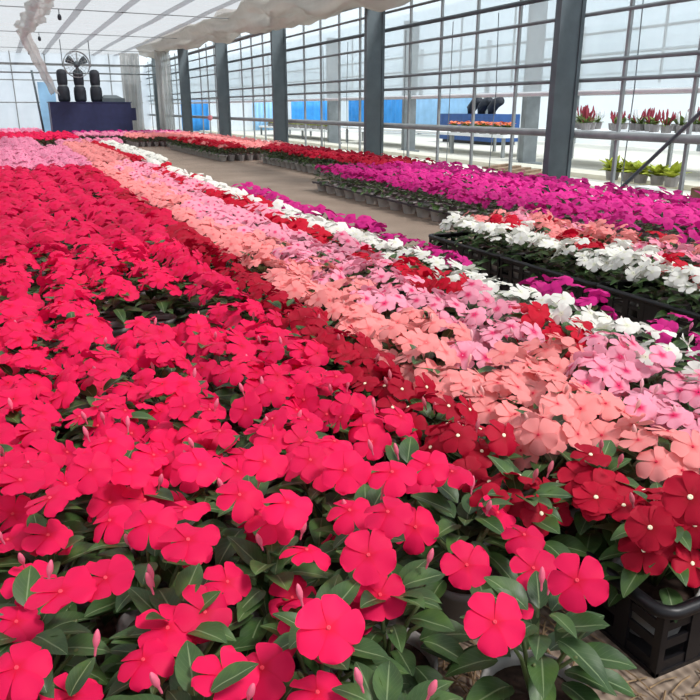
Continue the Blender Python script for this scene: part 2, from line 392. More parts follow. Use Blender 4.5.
# foreground flowers measured one by one: position, facing, colour
HAND = [
    (-0.05, 0.556, 0.218, -0.123, -0.337, 0.933, 'rose'),
    (-0.054, 0.678, 0.175, 0.193, -0.295, 0.936, 'rose'),
    (-0.009, 0.6, 0.25, -0.098, 0.015, 0.995, 'rose'),
    (0.03, 0.604, 0.25, -0.152, -0.144, 0.978, 'rose'),
    (0.084, 0.683, 0.25, -0.198, -0.525, 0.828, 'rose'),
    (0.113, 0.634, 0.25, -0.0, -0.121, 0.993, 'rose'),
    (0.132, 0.742, 0.223, 0.144, 0.246, 0.959, 'rose'),
    (-0.008, 0.779, 0.25, -0.24, 0.048, 0.97, 'rose'),
    (-0.016, 0.799, 0.193, 0.132, -0.298, 0.945, 'rose'),
    (0.153, 0.647, 0.179, 0.095, -0.441, 0.892, 'rose'),
    (0.12, 0.614, 0.175, 0.263, -0.566, 0.781, 'rose'),
    (0.228, 0.659, 0.25, 0.049, -0.306, 0.951, 'rose'),
    (0.235, 0.622, 0.211, 0.203, 0.122, 0.972, 'rose'),
    (0.221, 0.696, 0.209, 0.077, -0.35, 0.934, 'rose'),
    (0.191, 0.72, 0.237, -0.034, -0.398, 0.917, 'rose'),
    (0.196, 0.47, 0.238, -0.206, -0.589, 0.781, 'rose'),
    (0.081, 0.606, 0.175, 0.127, -0.281, 0.951, 'rose'),
    (0.113, 0.51, 0.186, 0.126, -0.156, 0.98, 'rose'),
    (0.149, 0.516, 0.175, -0.219, -0.221, 0.95, 'rose'),
    (0.052, 0.572, 0.175, -0.193, -0.095, 0.977, 'rose'),
    (0.184, 0.468, 0.175, -0.055, -0.138, 0.989, 'rose'),
    (0.284, 0.572, 0.222, -0.299, -0.633, 0.714, 'rose'),
    (0.319, 0.597, 0.25, -0.203, -0.199, 0.959, 'rose'),
    (0.392, 0.661, 0.175, -0.276, -0.635, 0.721, 'rose'),
    (0.365, 0.674, 0.25, -0.149, -0.189, 0.971, 'rose'),
    (0.413, 0.671, 0.25, -0.239, -0.328, 0.914, 'rose'),
    (0.452, 0.678, 0.229, -0.023, 0.014, 1.0, 'rose'),
    (0.406, 0.57, 0.175, -0.277, -0.573, 0.771, 'rose'),
    (0.357, 0.451, 0.203, -0.282, -0.534, 0.797, 'rose'),
    (0.422, 0.42, 0.25, -0.563, -0.485, 0.669, 'rose'),
    (0.47, 0.534, 0.175, -0.208, -0.342, 0.916, 'rose'),
    (0.502, 0.592, 0.175, -0.043, -0.182, 0.982, 'rose'),
    (-0.038, 0.864, 0.237, 0.164, -0.127, 0.978, 'rose'),
    (0.04, 0.833, 0.248, -0.114, -0.645, 0.755, 'rose'),
    (0.087, 0.847, 0.231, 0.107, -0.284, 0.953, 'rose'),
    (-0.059, 0.817, 0.188, -0.062, 0.089, 0.994, 'rose'),
    (0.318, 0.705, 0.248, -0.32, -0.506, 0.801, 'rose'),
    (0.293, 0.756, 0.243, -0.025, -0.434, 0.901, 'rose'),
    (0.167, 0.812, 0.237, 0.182, -0.441, 0.879, 'rose'),
    (0.241, 0.779, 0.241, -0.032, -0.528, 0.849, 'rose'),
    (0.304, 0.662, 0.22, -0.17, -0.216, 0.961, 'rose'),
    (-0.039, 0.736, 0.181, -0.01, -0.362, 0.932, 'rose'),
    (0.051, 0.774, 0.209, -0.41, -0.226, 0.884, 'rose'),
    (-0.065, 0.573, 0.175, 0.168, -0.02, 0.986, 'rose'),
    (0.294, 0.564, 0.175, -0.171, -0.382, 0.908, 'rose'),
    (0.641, 0.532, 0.183, -0.566, -0.493, 0.661, 'dark'),
    (0.639, 0.484, 0.25, -0.55, -0.488, 0.678, 'dark'),
    (0.643, 0.624, 0.175, -0.223, -0.187, 0.957, 'dark'),
    (0.708, 0.586, 0.175, -0.043, -0.147, 0.988, 'dark'),
    (0.706, 0.522, 0.175, -0.522, -0.128, 0.843, 'dark'),
]
exec_hand = HAND
def hand_for(xs, c):      # assign hand-measured flowers to the nearest plant of that colour
    d = {p: [] for p in xs}
    for (fx, fy, fz, nx, ny, nz, cc) in exec_hand:
        if cc != c or not xs: continue
        q = min(xs, key=lambda p: (p[0] - fx) ** 2 + (p[1] - fy) ** 2); d[q].append(((fx, fy, fz), (nx, ny, nz)))
    return d

# --- rose-red bed, left
RX = [-.16, -.035, .09, .215, .34, .465]
RLINE = ['leftmost line of the left bed', 'second line of the left bed', 'third line of the left bed',
         'fourth line of the left bed', 'fifth line of the left bed', 'last line before dark red ones']
rose_far = []; rose_near = []
for ci, cx in enumerate(RX):
    k = 0
    for j in range(50):
        y = .37 + .125 * j + (.05 if ci % 2 else 0); x = cx + prnd.uniform(-.012, .012)
        if not in_view(x, y): continue
        if ci == 4: y += .08 if j else 0
        if ci == 4 and j == 0: x, y = .432, .472
        if ci == 4 and j == 1: x = .31
        elif ci == 5 and y < .66: continue
        if .2 < x < .42 and 1.62 < y < 1.98: continue          # the gap with the bare black tray
        if y < 2.75: rose_near.append((x, y, ci, k)); k += 1
        else: rose_far.append((x, y, 'rose' if prnd.random() < .75 else 'crimson'))
hand_r = hand_for([(p[0], p[1]) for p in rose_near if p[1] < .82 ], 'rose')
SPECIAL = {}
for x, y, ci, k in rose_near:
    d = math.hypot(x, y)
    given = hand_r.get((x, y))
    lab = f'rose-red vinca plant, {ORD[k]} from the front in the {RLINE[ci]}'
    if (x, y) == (.432, .472): lab = 'rose-red vinca with five open flowers in the grey pot left of the black crate'
    plant(x, y, 'rose', lab, 'rose-red vincas in the left bed', 2 if d < 1.15 else 1 if d < 1.7 else 0, (1 if given else 3) if given is not None else (7 if d < 1.7 else 8),
          given=given, pale=(y < .62))
bed(rose_far + [(x, y, 'rose') for x, y in grid(-.95, -.3, .5, 6.5, .14)], 'rose-red vincas massed in the back of the left bed, before the light pink ones', nf=8)

# --- rows to the right of the rose bed
def row(x, y0, y1, cfun, line, ystuff, group, n=8, z=0, xj=.012, pitch=.122, skip=0):
    far = []; y = y0
    near = []
    while y < y1:
        if skip and prnd.random() < skip: y += pitch; continue
        xx = x + prnd.uniform(-xj, xj); c = cfun(y)
        if in_view(xx, y):
            if y < ystuff: near.append((xx, y, c))
            else: far.append((xx, y, c))
        y += pitch
    hd = {c: hand_for([(p[0], p[1]) for p in near if p[1] < .7 and p[2] == c], c) for c in ('dark',)}
    for k, (xx, yy, c) in enumerate(near):
        d = math.hypot(xx, yy); g = hd.get(c, {}).get((xx, yy))
        plant(xx, yy, c, f'{CN[c]} vinca plant, {ORD[k]} from the front in the {line}', group,
              2 if d < 1.25 else 1 if d < 1.75 else 0, n, z, given=g if g else None, pale=(y0 < .6 and yy < .7))
    return far
far = []
dk = lambda y: 'dark' if y < 2.9 else ('crimson' if prnd.random() < .6 else 'dark')
far += row(.575, .68, 6.6, dk, 'dark red row beside left bed', 2.6, 'dark red vincas in the row', 8)
far += row(.70, .56, 6.8, lambda y: 'dark' if y < .74 else 'salmon', 'salmon row nearest dark red', 2.6, 'salmon vincas in the two salmon rows', 9)
far += row(.815, .55, 6.8, lambda y: 'dark' if y < .6 else ('salmon' if prnd.random() < .7 else 'pink'), 'second salmon row', 2.6, 'salmon vincas in the two salmon rows', 9)
far += row(.935, .70, 6.8, lambda y: 'pink' if prnd.random() < .92 else 'salmon', 'pink row beside the salmon rows', 2.6, 'pink vincas in the pink row', 9)
far += row(1.06, .80, 6.8, lambda y: 'red' if prnd.random() < .55 else 'pink', 'mixed scarlet and pink row', 2.6, 'scarlet and pink vincas in the mixed row', 8)
far += row(1.175, .88, 6.8, lambda y: 'white' if prnd.random() < .9 else 'red', 'white row of the middle bed', 2.6, 'white vincas in the middle bed', 7)
far += row(1.30, .98, 4.6, lambda y: 'purple', 'magenta row at the path edge', 2.6, 'magenta vincas at the path edge', 5, skip=.22)
bed(far, 'salmon, pink, scarlet and white vincas massed in the far half of the middle bed', nf=9)
# beyond the first block
mid2 = [(x, y, 'salmon' if x < 1.12 else ('red' if x < 1.24 else 'white')) for x, y in grid(.78, 1.36, 7.35, 11.2) if prnd.random() < .97]
bed(mid2, 'salmon and white vincas in the far block before the navy heater', nf=9)
bed([(x, y, 'lightpink') for x, y in grid(-.6, .62, 6.75, 10.2) if x < .64] + [(x, y, 'lightpink') for x, y in grid(-.6, .35, 10.3, 13.2)],
    'light pink vincas massed behind the rose-red left bed', nf=9)
bed([(x, y, 'lightpink') for x, y in grid(.75, 1.55, 11.7, 12.2)], 'short strip of light pink vincas before the navy heater', nf=9)
bed([(x, y, 'rose') for x, y in grid(-.6, 1.1, 13.7, 16.2, .14)], 'band of rose-red vincas behind the light pink ones', nf=9)
bed([(x, y, 'lightpink') for x, y in grid(-.6, .7, 17, 19.4, .15)], 'farthest pink vincas left of the navy heater', nf=9)

# --- white, pink and scarlet plants in the crates on the right
WX = [1.715, 1.835, 1.955, 2.075]
def wc(i, y):
    if i == 0: return 'white'
    if i == 1: return prnd.choice(['white', 'salmon', 'pink', 'red'])if y < 1.9 else prnd.choice(['white', 'red', 'salmon'])
    if i == 2: return prnd.choice(['salmon', 'pink', 'red', 'salmon'])
    return prnd.choice(['purple', 'red', 'salmon']) if y < 1.75 else prnd.choice(['red', 'salmon', 'pink'])
WL = ['path-side line of the right crates', 'second line of the right crates', 'third line of the right crates', 'last line of the right crates']
for i, x in enumerate(WX):
    k = 0
    for j in range(12):
        y = 1.28 + .123 * j + (.03 if i % 2 else 0)
        if not in_view(x, y): continue
        c = wc(i, y)
        plant(x + prnd.uniform(-.01, .01), y, c, f'{CN[c]} vinca plant, {ORD[k]} from the front in the {WL[i]}',
              'vincas in the right-hand crates', 0, 10 if i == 0 else 8, .012, pale=(i == 0)); k += 1

# --- magenta bed, right
pf = []; k = 0
for j in range(19):
    y = 5.68 - .185 * j
    if not in_view(2.36, y): continue
    plant(2.362 + prnd.uniform(-.006, .006), y, 'purple', f'magenta vinca in a grey pot, {ORD[k]} from the far end of its line',
          'magenta vincas along the path', 0, 10, pale=True); k += 1
pf = [(x, y, 'purple') for x, y in grid(2.49, 3.4, 1.7, 5.68, .13) if prnd.random() < .95]
bed(pf, 'magenta vincas massed behind the path-side pots up to the side wall', nf=6)
# --- red and salmon beds farther along the right side
k = 0
for j in range(22):
    y = 6.05 + .17 * j
    if y > 9: break
    plant(2.95, y, 'dark', f'dark red vinca in a grey pot, {ORD[k]} in the far path-side line', 'dark red vincas far along the path', 0, 9, pale=True); k += 1
bed([(x, y, 'dark') for x, y in grid(3.08, 3.42, 5.75, 9.2)], 'dark red vincas massed before the dark posts of the side wall', nf=9)
k = 0
for j in range(22):
    y = 9.5 + .17 * j
    if k > 19: break
    plant(2.55, y, 'red' if j % 5 else 'salmon', f'{"scarlet" if j % 5 else "salmon"} vinca in a grey pot, {ORD[k]} in the farthest path-side line', 'scarlet vincas farthest along the path', 0, 9, pale=True); k += 1
bed([(x, y, 'red' if x < 2.85 and y < 12 else 'salmon') for x, y in grid(2.67, 3.42, 9.5, 13.6)] + [(x, y, 'salmon') for x, y in grid(2.1, 3.3, 13.7, 14.6)],
    'salmon and scarlet vincas massed in the far right bed', nf=8)
bed([(x, y, 'lightpink' if y < 15.5 else 'purple') for x, y in grid(1.3, 3.3, 14.9, 16.2, .14)], 'pink and magenta vincas right before the navy heater', nf=9)

# ------------------------------------------------------------------ crates, trays, straw
def crate(x0, x1, y0, y1, h, label, group, nh=3):
    cx, cy = (x0 + x1) / 2, (y0 + y1) / 2; w, l = (x1 - x0) / 2, (y1 - y0) / 2
    t = thing('crate', (cx, cy, 0), label, 'crate', group)
    b = MB().box(-w, w, -l, l, 0, .006)
    b.build('base', M_BLACK, t)
    th = .006
    def side(ax, sgn):
        b = MB(); L = l if ax == 'x' else w
        def bx(a0, a1, z0, z1, t0=0):
            c = (w if ax == 'x' else l) * sgn - sgn * t0; p, q = sorted((c, c - sgn * (th - t0)))
            if ax == 'x': b.box(p, q, a0, a1, z0, z1)
            else: b.box(a0, a1, p, q, z0, z1)
        nb = max(4, round(2 * L / .062)); pw = 2 * L / nb
        for k in range(nb + 1):
            a = -L + pw * k; bw = .011
            bx(max(-L, a - bw), min(L, a + bw), 0, h, .0005)
            if k == nb // 2 and k < nb: bx(a, a + pw, .004, h, .001)
        for z, q in ((0, .02), (h * .40, .013), (h * .68, .012), (h * .86, h * .14)): bx(-L + .001, L - .001, z, z + q, .0022)
        return b
    for ax, sg in (('x', -1), ('x', 1), ('y', -1), ('y', 1)): side(ax, sg).build('side_panel', M_BLACK, t)
    r = MB(); e = .012; n = 5
    # rounded rolled rim
    pts = []
    for (sx, sy, a0) in ((1, 1, 0), (-1, 1, PI / 2), (-1, -1, PI), (1, -1, 1.5 * PI)):
        for q in range(n + 1):
            a = a0 + PI / 2 * q / n; pts.append((sx * (w - .02) + (.02 + .003) * math.cos(a), sy * (l - .02) + (.02 + .003) * math.sin(a), h))
    pts.extend([pts[0], pts[1]]); r.tube(pts, .0085, 8, cap=False); r.build('rim', M_BLACK, t, smooth=True)
    return t
crate(.632, 1.0, .485, .985, .094, 'black slotted crate with dark red and salmon vincas at the lower right corner', 'black crates of the middle bed')
crate(.632, 1.0, 1.0, 1.5, .094, 'black crate behind the lower right corner crate, hidden under salmon vincas', 'black crates of the middle bed')
crate(1.012, 1.37, .76, 1.26, .094, 'black crate under scarlet, white and magenta vincas at the right edge', 'black crates of the middle bed')
for i, (y0, y1, l) in enumerate([(1.2, 1.70, 'black slotted crate of white vincas nearest the right edge of the photo'), (1.71, 2.21, 'black slotted crate of white vincas, middle one of three by the path'),
                  (2.22, 2.74, 'black slotted crate of white vincas, farthest of three by the path')]):
    crate(1.645, 2.14, y0, y1, .125, l, 'black crates of white vincas')
def flat_tray(x0, x1, y0, y1, z, label, group, m):
    b = MB(); b.box(x0, x1, y0, y1, z, z + .004)
    t = thing('plant_tray', ((x0 + x1) / 2, (y0 + y1) / 2, 0), label, 'tray', group)
    cx, cy = (x0 + x1) / 2, (y0 + y1) / 2
    MB().box(x0 - cx, x1 - cx, y0 - cy, y1 - cy, z, z + .004).build('base', m, t)
    r = MB()
    for a in (x0, x1 - .006): r.box(a - cx, a + .006 - cx, y0 - cy, y1 - cy, z + .004, z + .02)
    for a in (y0, y1 - .006): r.box(x0 - cx, x1 - cx, a - cy, a + .006 - cy, z + .004, z + .02)
    r.build('rim', m, t); return t
flat_tray(.20, .405, 1.62, 1.96, .05, 'bare black tray showing in the gap among the rose-red vincas', None, M_TRAY)
# carrier strips that hold the pots of the path-side lines by their rims
for i in range(6):
    y0 = 5.74 - .55 * i
    b = MB()
    b.box(2.298, 2.41, y0 - .54, y0 - .53, .060, .074); b.box(2.298, 2.41, y0 - .006, y0 + .004, .060, .074)
    b.box(2.292, 2.298, y0 - .54, y0 + .004, .066, .078)
    o = b.build('pot_carrier', M_TRAY)
    tag(o, f'plastic carrier strip at the pot rims, {ORD[i]} from the far end of the magenta line', 'plant carrier', 'carrier strips on the magenta line')
rs = random.Random(3)
b = MB()
for k in range(620):
    x, y, a, L = rs.uniform(.3, .95), rs.uniform(.3, .66), rs.uniform(0, 6.28), rs.uniform(.02, .07)
    z = rs.uniform(.002, .007)
    if max(x, x + L * math.cos(a)) > .622 and max(y, y + L * math.sin(a)) > .475: continue
    b.tube([(x, y, z), (x + L * math.cos(a) * .5, y + L * math.sin(a) * .5, z + .004), (x + L * math.cos(a), y + L * math.sin(a), z)], .0012, 4)
tag(b.build('straw', M_STRAW), 'dry straw scattered on the ground before the black crate', 'straw', kind='stuff')
b = MB().box(-.28, .28, -.03, .03, 0, .02); o = b.build('board', M_WOOD, loc=(.80, .395, 0), rz=.10)
tag(o, 'weathered wooden board on the ground at the lower right corner', 'board')

# ------------------------------------------------------------------ setting: floor, ceiling, walls
XW = 3.63
struct(MB().box(-4, XW + .15, -3, 23, -.06, 0).build('floor', M_FLOOR))
struct(MB().box(XW + .15, 16, -6, 30, -.07, -.01).build('floor_outside', M_CONC))
# ceiling film with soft wrinkles
def sheet(f, nu, nv):
    b = MB(); vs = [f(i / nu, j / nv) for j in range(nv + 1) for i in range(nu + 1)]
    return b.add(vs, [(j * (nu + 1) + i, j * (nu + 1) + i + 1, (j + 1) * (nu + 1) + i + 1, (j + 1) * (nu + 1) + i) for j in range(nv) for i in range(nu)])
def ceil_z(x, y): return 2.03 + .008 * math.sin(x * 5 + y * .5) + .003 * math.sin(y * 3.3) - .012 * abs(math.sin(y * PI / 3.75))
struct(sheet(lambda u, v: (-4 + (XW + 4) * u, -3 + 25.2 * v, ceil_z(-4 + (XW + 4) * u, -3 + 25.2 * v)), 60, 120).build('ceiling', M_ROOF, smooth=True))
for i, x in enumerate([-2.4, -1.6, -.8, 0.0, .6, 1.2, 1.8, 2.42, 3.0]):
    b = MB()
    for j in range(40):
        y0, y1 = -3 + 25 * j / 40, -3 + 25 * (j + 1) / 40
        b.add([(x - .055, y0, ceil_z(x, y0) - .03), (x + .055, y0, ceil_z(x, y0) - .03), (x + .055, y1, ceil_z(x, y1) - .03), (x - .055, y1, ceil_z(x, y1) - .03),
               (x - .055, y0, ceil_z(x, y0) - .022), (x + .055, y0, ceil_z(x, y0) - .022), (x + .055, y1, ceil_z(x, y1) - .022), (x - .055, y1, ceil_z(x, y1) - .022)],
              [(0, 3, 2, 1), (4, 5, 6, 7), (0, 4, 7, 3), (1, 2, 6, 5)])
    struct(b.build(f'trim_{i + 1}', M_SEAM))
for i, (y, z) in enumerate([(7.5, 1.95), (11.5, 1.95), (15.1, 1.95), (19, 1.95)]):
    o = MB().tube([(-3.9, y, z + .03), (-1, y, z), (1.2, y, z - .005), (XW - .05, y, z - .02)], .007, 6).build('ceiling_wire', M_RAIL)
    tag(o, ['grey wire stretched under the ceiling film nearest the viewer', 'grey wire stretched under the ceiling film at the top left', 'grey wire stretched under the ceiling film above the navy heater, middle one',
            'grey wire stretched under the ceiling film, farthest before the end wall'][i], 'wire', 'wires under the ceiling')
for i, (x, y) in enumerate([(.90, 11.5), (.80, 15.1), (.75, 19)]):
    t = thing('hanging_hook', (x, y, 1.80), ['dark hook hanging from the ceiling wire, nearest and largest of three', 'dark hook hanging from the ceiling wire, middle one of three',
              'dark hook hanging from the ceiling wire, farthest of three'][i], 'hook', 'hooks on the ceiling wires')
    MB().tube([(0, 0, .08), (0, 0, .15)], .008, 6).build('wire', M_RAIL, t)
    MB().lathe([(0, 0), (.022, .01), (.028, .04), (.02, .075), (0, .085)], 10).build('weight', M_DUCT, t, smooth=True)

# right wall: posts, rails, bars, film rolled up to .77
PY = [1.28, 4.28, 7.28, 10.28, 13.28, 16.30, 19.3]
PL = ['beyond the right edge', 'large dark grey post rising behind the magenta bed at right', 'dark grey post, second from the right on the side wall', 'dark grey post, third from the right on the side wall',
      'dark grey post, fourth from the right on the side wall', 'dark grey post, fifth from the right on the side wall', 'dark grey post, farthest along the side wall beside the white curtain']
for y, l in list(zip(PY, PL))[1:]:
    t = thing('steel_post', (XW, y, 0), l, 'post', 'posts of the side wall')
    MB().box(-.105, -.075, -.03, .03, 0, 1.92).box(.075, .105, -.03, .03, 0, 1.92).box(-.075, .075, -.022, .022, 0, 1.92).build('shaft', M_POST, t)
    MB().box(-.12, .12, -.08, .08, 0, .012).build('base_plate', M_POST, t)
wall = struct(obj('wall_right', None, None, (XW, 0, 0)))
RO = .15                                                      # bars and film stand on the outer side of the posts
zs = [(.48, .028, M_BAR), (.845, .014, M_RAIL), (.97, .014, M_RAIL), (1.27, .013, M_RAIL), (1.43, .019, M_POST), (1.60, .013, M_RAIL), (1.75, .03, M_RAIL)]
for z, r, m in zs: MB().tube([(RO, -1, z), (RO, 22, z)], r, 8).build('rail', m, wall, smooth=True)
y = 6.82 - .585 * 12
while y < 22:
    if min(abs(y - p) for p in PY) > .2:
        MB().box(RO + .012, RO + .034, y - .011, y + .011, 0, 1.85).build('bar', M_BAR, wall)
    y += .585
for k in range(14):                                            # thin training wires between the bars
    yy = .1 + .75 * k + prnd.uniform(-.1, .1)
    MB().tube([(RO + .04, yy, .02), (RO + .04, yy + prnd.uniform(-.05, .05), .8), (RO + .04, yy + prnd.uniform(-.03, .03), 1.4)], .004, 5).build('wire', M_RAIL, wall)
sheet(lambda u, v: (RO + .06 + .01 * math.sin(v * 60) * u, -1 + 23 * v, .78 + 1.2 * u), 4, 90).build('film', M_SIDE, wall, smooth=True)
MB().tube([(RO + .06, -1, .765), (RO + .06, 22, .765)], .017, 8).build('roller', M_WHITE, wall, smooth=True)
MB().box(RO - .015, RO + .05, -1, 22, 0, .06).build('kerb', M_CONC, wall)
o = MB().tube([(XW - .02, 2.75, .93), (XW - .02, 3.80, .0)], .012, 6).build('brace', M_POST)
tag(o, 'slanting grey brace pole against the side wall at the right edge', 'brace')
# eave: gathered dirty film
rs = random.Random(8)
def roll(pts, rad, seed, n=18, steps=110, squash=1.0, amp=.25):
    rr = random.Random(seed); ph = [rr.uniform(0, 6.28) for _ in range(8)]; b = MB(); vs = []
    for j in range(steps + 1):
        t = j / steps; k = min(int(t * (len(pts) - 1)), len(pts) - 2); q = t * (len(pts) - 1) - k
        p = Vector(pts[k]).lerp(Vector(pts[k + 1]), q); L = t * 14
        for i in range(n):
            a = 2 * PI * i / n
            r = rad * (1 + amp * math.sin(3 * a + L * 1.7 + ph[0]) + amp * .7 * math.sin(2 * a - L * 3.1 + ph[1]) + amp * .6 * math.sin(5 * a + L * 5.3 + ph[2]) + amp * .5 * math.sin(L * 4.3 + ph[3]))
            vs.append((p.x + r * math.cos(a), p.y, p.z + r * squash * math.sin(a)))
    fs = [(j * n + i, j * n + (i + 1) % n, (j + 1) * n + (i + 1) % n, (j + 1) * n + i) for j in range(steps) for i in range(n)]
    return b.add(vs, fs)
o = roll([(3.36, 4.5, 1.74), (3.36, 7, 1.76), (3.36, 10, 1.84), (3.38, 14, 1.93), (3.40, 19.5, 2.0)], .19, 4, squash=.9).build('gathered_film', M_DIRTY, smooth=True)
tag(o, 'dirty brown plastic film gathered along the eave above the side wall', 'plastic film')
o = roll([(.62, 9.0, 1.9), (.60, 11.5, 1.88), (.52, 14, 1.9)], .12, 9, steps=50, squash=.7).build('gathered_film', M_SHEET, smooth=True)
tag(o, 'grey plastic film gathered and hanging under the ceiling at the top left', 'plastic film')
def strip(u, v):
    t = v; x = .50 + (1.06 - .50) * t; y = 14.0 + 2.8 * t; z = 1.86 - .95 * t
    return (x + (u - .5) * (.22 - .06 * t) + .01 * math.sin(v * 25 + u * 9), y, z + .05 * math.sin(u * PI) + .012 * math.sin(u * 17))
o = sheet(strip, 10, 30).build('film_strip', M_SHEET, smooth=True)
so = o.modifiers.new('thick', 'SOLIDIFY'); so.thickness = .004
tag(o, 'pale film strip slanting down from the ceiling to the left end of the heater', 'plastic film')

# left wall (outside the frame, closes the bay for the light)
wl = struct(obj('wall_left', None, None, (-4, 0, 0)))
sheet(lambda u, v: (0, -3 + 25 * v, 2.05 * u), 2, 20).build('film', M_BACK, wl)
for j in range(9): MB().box(-.08, .08, -1.72 + 3 * j - .08, -1.72 + 3 * j + .08, 0, 2).build('post', M_POST, wl)
# end wall
YE = 21.6
we = struct(obj('wall_back', None, None, (0, YE, 0)))
sheet(lambda u, v: (-4 + 7.8 * u, .03 * math.sin(u * 90), 2.1 * v), 160, 3).build('film', M_BACK, we, smooth=True)
for x in (-3.2, -2.2, -1.2, -.35, .38, 1.2, 2.0, 2.8): MB().tube([(x, -.06, 0), (x, -.06, 2.05)], .016, 6).build('bar', M_BAR, we)
for z in (.1, .8, 1.35, 1.72): MB().tube([(-4, -.08, z), (3.6, -.08, z)], .016, 6).build('rail', M_BAR, we)
MB().box(.95, 1.36, -.10, -.05, .05, 1.3).build('panel', M_TARP2, we)
d1 = struct(obj('door_1', None, None, (3.32, YE - .1, 0)))
MB().box(-.16, .13, 0, .05, 0, 1.24).build('leaf', M_POST, d1)
MB().box(-.20, .17, .01, .06, 1.24, 1.28).build('frame', M_RAIL, d1)
for z, l in ((1.56, 'upper grey pipe across the bay before the end wall'), (1.38, 'lower grey pipe across the bay before the end wall')):
    tag(MB().tube([(-3.9, 17.8, z), (3.5, 17.8, z)], .016, 8).build('cross_pipe', M_RAIL, smooth=True), l, 'pipe', 'pipes across the bay')
tag(MB().tube([(.70, 17.7, 1.42), (.80, 17.7, 0)], .022, 8).build('prop_pole', M_POST, smooth=True), 'thin dark pole leaning left of the navy heater', 'pole')
# white curtains near the far corner
def cur(x0, x1, y, z0, z1, ph):
    return sheet(lambda u, v: (x0 + (x1 - x0) * u + .03 * math.sin(u * 3) * v, y + .03 * math.sin(u * 20 + ph), z0 + (z1 - z0) * v), 60, 6)
for (x0, x1, y, l) in ((2.62, 3.05, 18.3, 'white film curtain hanging right behind the navy heater'), (3.2, 3.52, 17.2, 'white film curtain hanging beside the farthest side wall posts')):
    o = cur(x0, x1, y, .02, 1.85, y).build('film_curtain', M_SHEET, smooth=True); so = o.modifiers.new('t', 'SOLIDIFY'); so.thickness = .003
    tag(o, l, 'curtain', 'white film curtains')

# ------------------------------------------------------------------ heater and fan
t = thing('air_heater', (1.76, 17.0, 0), 'navy hot air heater with three black ducts at the far end', 'heater')
MB().box(-.82, .82, 0, .7, .06, .77).build('body', M_NAVY, t)
MB().box(-.84, .84, -.012, .712, .77, .785).build('top_panel', M_NAVY, t)
MB().box(-.78, .78, .03, .67, 0, .06).build('plinth', M_BLACK, t)
MB().box(.82, .93, .1, .5, .40, .66).build('burner_box', M_NAVY, t)
MB().box(.25, .72, .1, .5, .785, .86).add([(.28, .12, .86), (.69, .12, .86), (.6, .48, .93), (.33, .48, .93), (.28, .48, .86), (.69, .48, .86)], [(0, 1, 2, 3), (0, 3, 4), (1, 5, 2), (3, 2, 5, 4)]).build('hopper', M_POST, t)
for k, x in enumerate((-.5, -.17, .16)):
    b = MB()
    hz = [.785, .80, .85, 1.0, 1.07, 1.105, 1.14, 1.2, 1.34, 1.40 , 1.43]
    hr = [.09, .118, .125, .125, .115, .085, .1, .105, .105, .095, .06]
    if k == 2: hz = [z if z < 1.2 else z - .0 for z in hz]
    b.lathe([(r, z) for z, r in zip(hz, hr)] + [(0, hz[-1] + .01)], 18, 0, (x + (0 if k else .0), .3, 0))
    b.build('duct', M_DUCT, t, smooth=True)
    MB().lathe([(.092, 1.09), (.096, 1.105), (.092, 1.12)], 18, 0, (x, .3, 0)).build('duct_band', M_RAIL, t, smooth=True)
f = thing('circulation_fan', (1.52, 16.6, 1.50), 'round wire-guarded fan hanging above the navy heater', 'fan')
b = MB(); RF = .25
def ring(r, y, tr, b): b.tube([(r * math.cos(2 * PI * k / 28), y, r * math.sin(2 * PI * k / 28)) for k in range(29)], tr, 6, cap=False)
for r, y in ((RF, -.06), (RF, .06), (RF, 0), (RF * .72, -.075), (RF * .45, -.08)): ring(r, y, .009 if r == RF else .004, b)
for k in range(16):
    a = 2 * PI * k / 16; b.tube([(.06 * math.cos(a), -.08, .06 * math.sin(a)), (RF * math.cos(a), -.06, RF * math.sin(a)), (RF * math.cos(a), .06, RF * math.sin(a))], .004, 5)
b.build('guard', M_BAR, f, smooth=True)
for k in range(3):
    a0 = 2 * PI * k / 3 + .5; b = MB(); vs = []
    for j in range(5):
        r = .05 + .17 * j / 4
        for i in range(5):
            a = a0 + (-.42 + .84 * i / 4) * (.6 + .4 * math.sin(PI * (j + 1) / 6)); vs.append((r * math.cos(a), -.02 + .05 * (i / 4 - .5), r * math.sin(a)))
    b.add(vs, [(j * 5 + i, j * 5 + i + 1, (j + 1) * 5 + i + 1, (j + 1) * 5 + i) for j in range(4) for i in range(4)])
    bl = b.build('blade', M_POST, f, smooth=True); so = bl.modifiers.new('t', 'SOLIDIFY'); so.thickness = .008
MB().tube([(0, -.06, 0), (0, .14, 0)], .06, 14).build('motor', M_POST, f, smooth=True)
b = MB()
for x in (-.27, .27): b.tube([(x, 0, -.05), (x, 0, .46)], .01, 6)
b.tube([(-.27, 0, -.02), (-.24, 0, -.02)], .01, 6); b.tube([(.24, 0, -.02), (.27, 0, -.02)], .01, 6)
b.build('hanger', M_RAIL, f)

# ------------------------------------------------------------------ the neighbouring bay beyond the side wall
XN = 5.8
for y, l in ((4.4, 'grey steel post of the next bay, right of the large dark post'), (7.4, 'grey steel post of the next bay, close left of the large dark post'), (10.4, 'grey steel post of the next bay, right of the second dark post'),
             (13.4, 'grey steel post of the next bay, right of the third dark post'), (16.4, 'grey steel post of the next bay, farthest from the viewer')):
    t = thing('bay_post', (XN, y, 0), l, 'post', 'posts of the next bay')
    MB().box(-.1, .1, -.045, .045, -.01, 1.9).build('shaft', M_RAIL, t)
    MB().box(-.13, .13, -.13, .13, -.01, .03).build('base_plate', M_RAIL, t)
struct(sheet(lambda u, v: (XW + .4 + 9 * u, -4 + 34 * v, 2.1 + .03 * math.sin(v * 70)), 12, 60).build('ceiling_next_bay', M_FARF, smooth=True))
XF = 10.2
wf = struct(obj('wall_far_bay', None, None, (XF, 0, 0)))
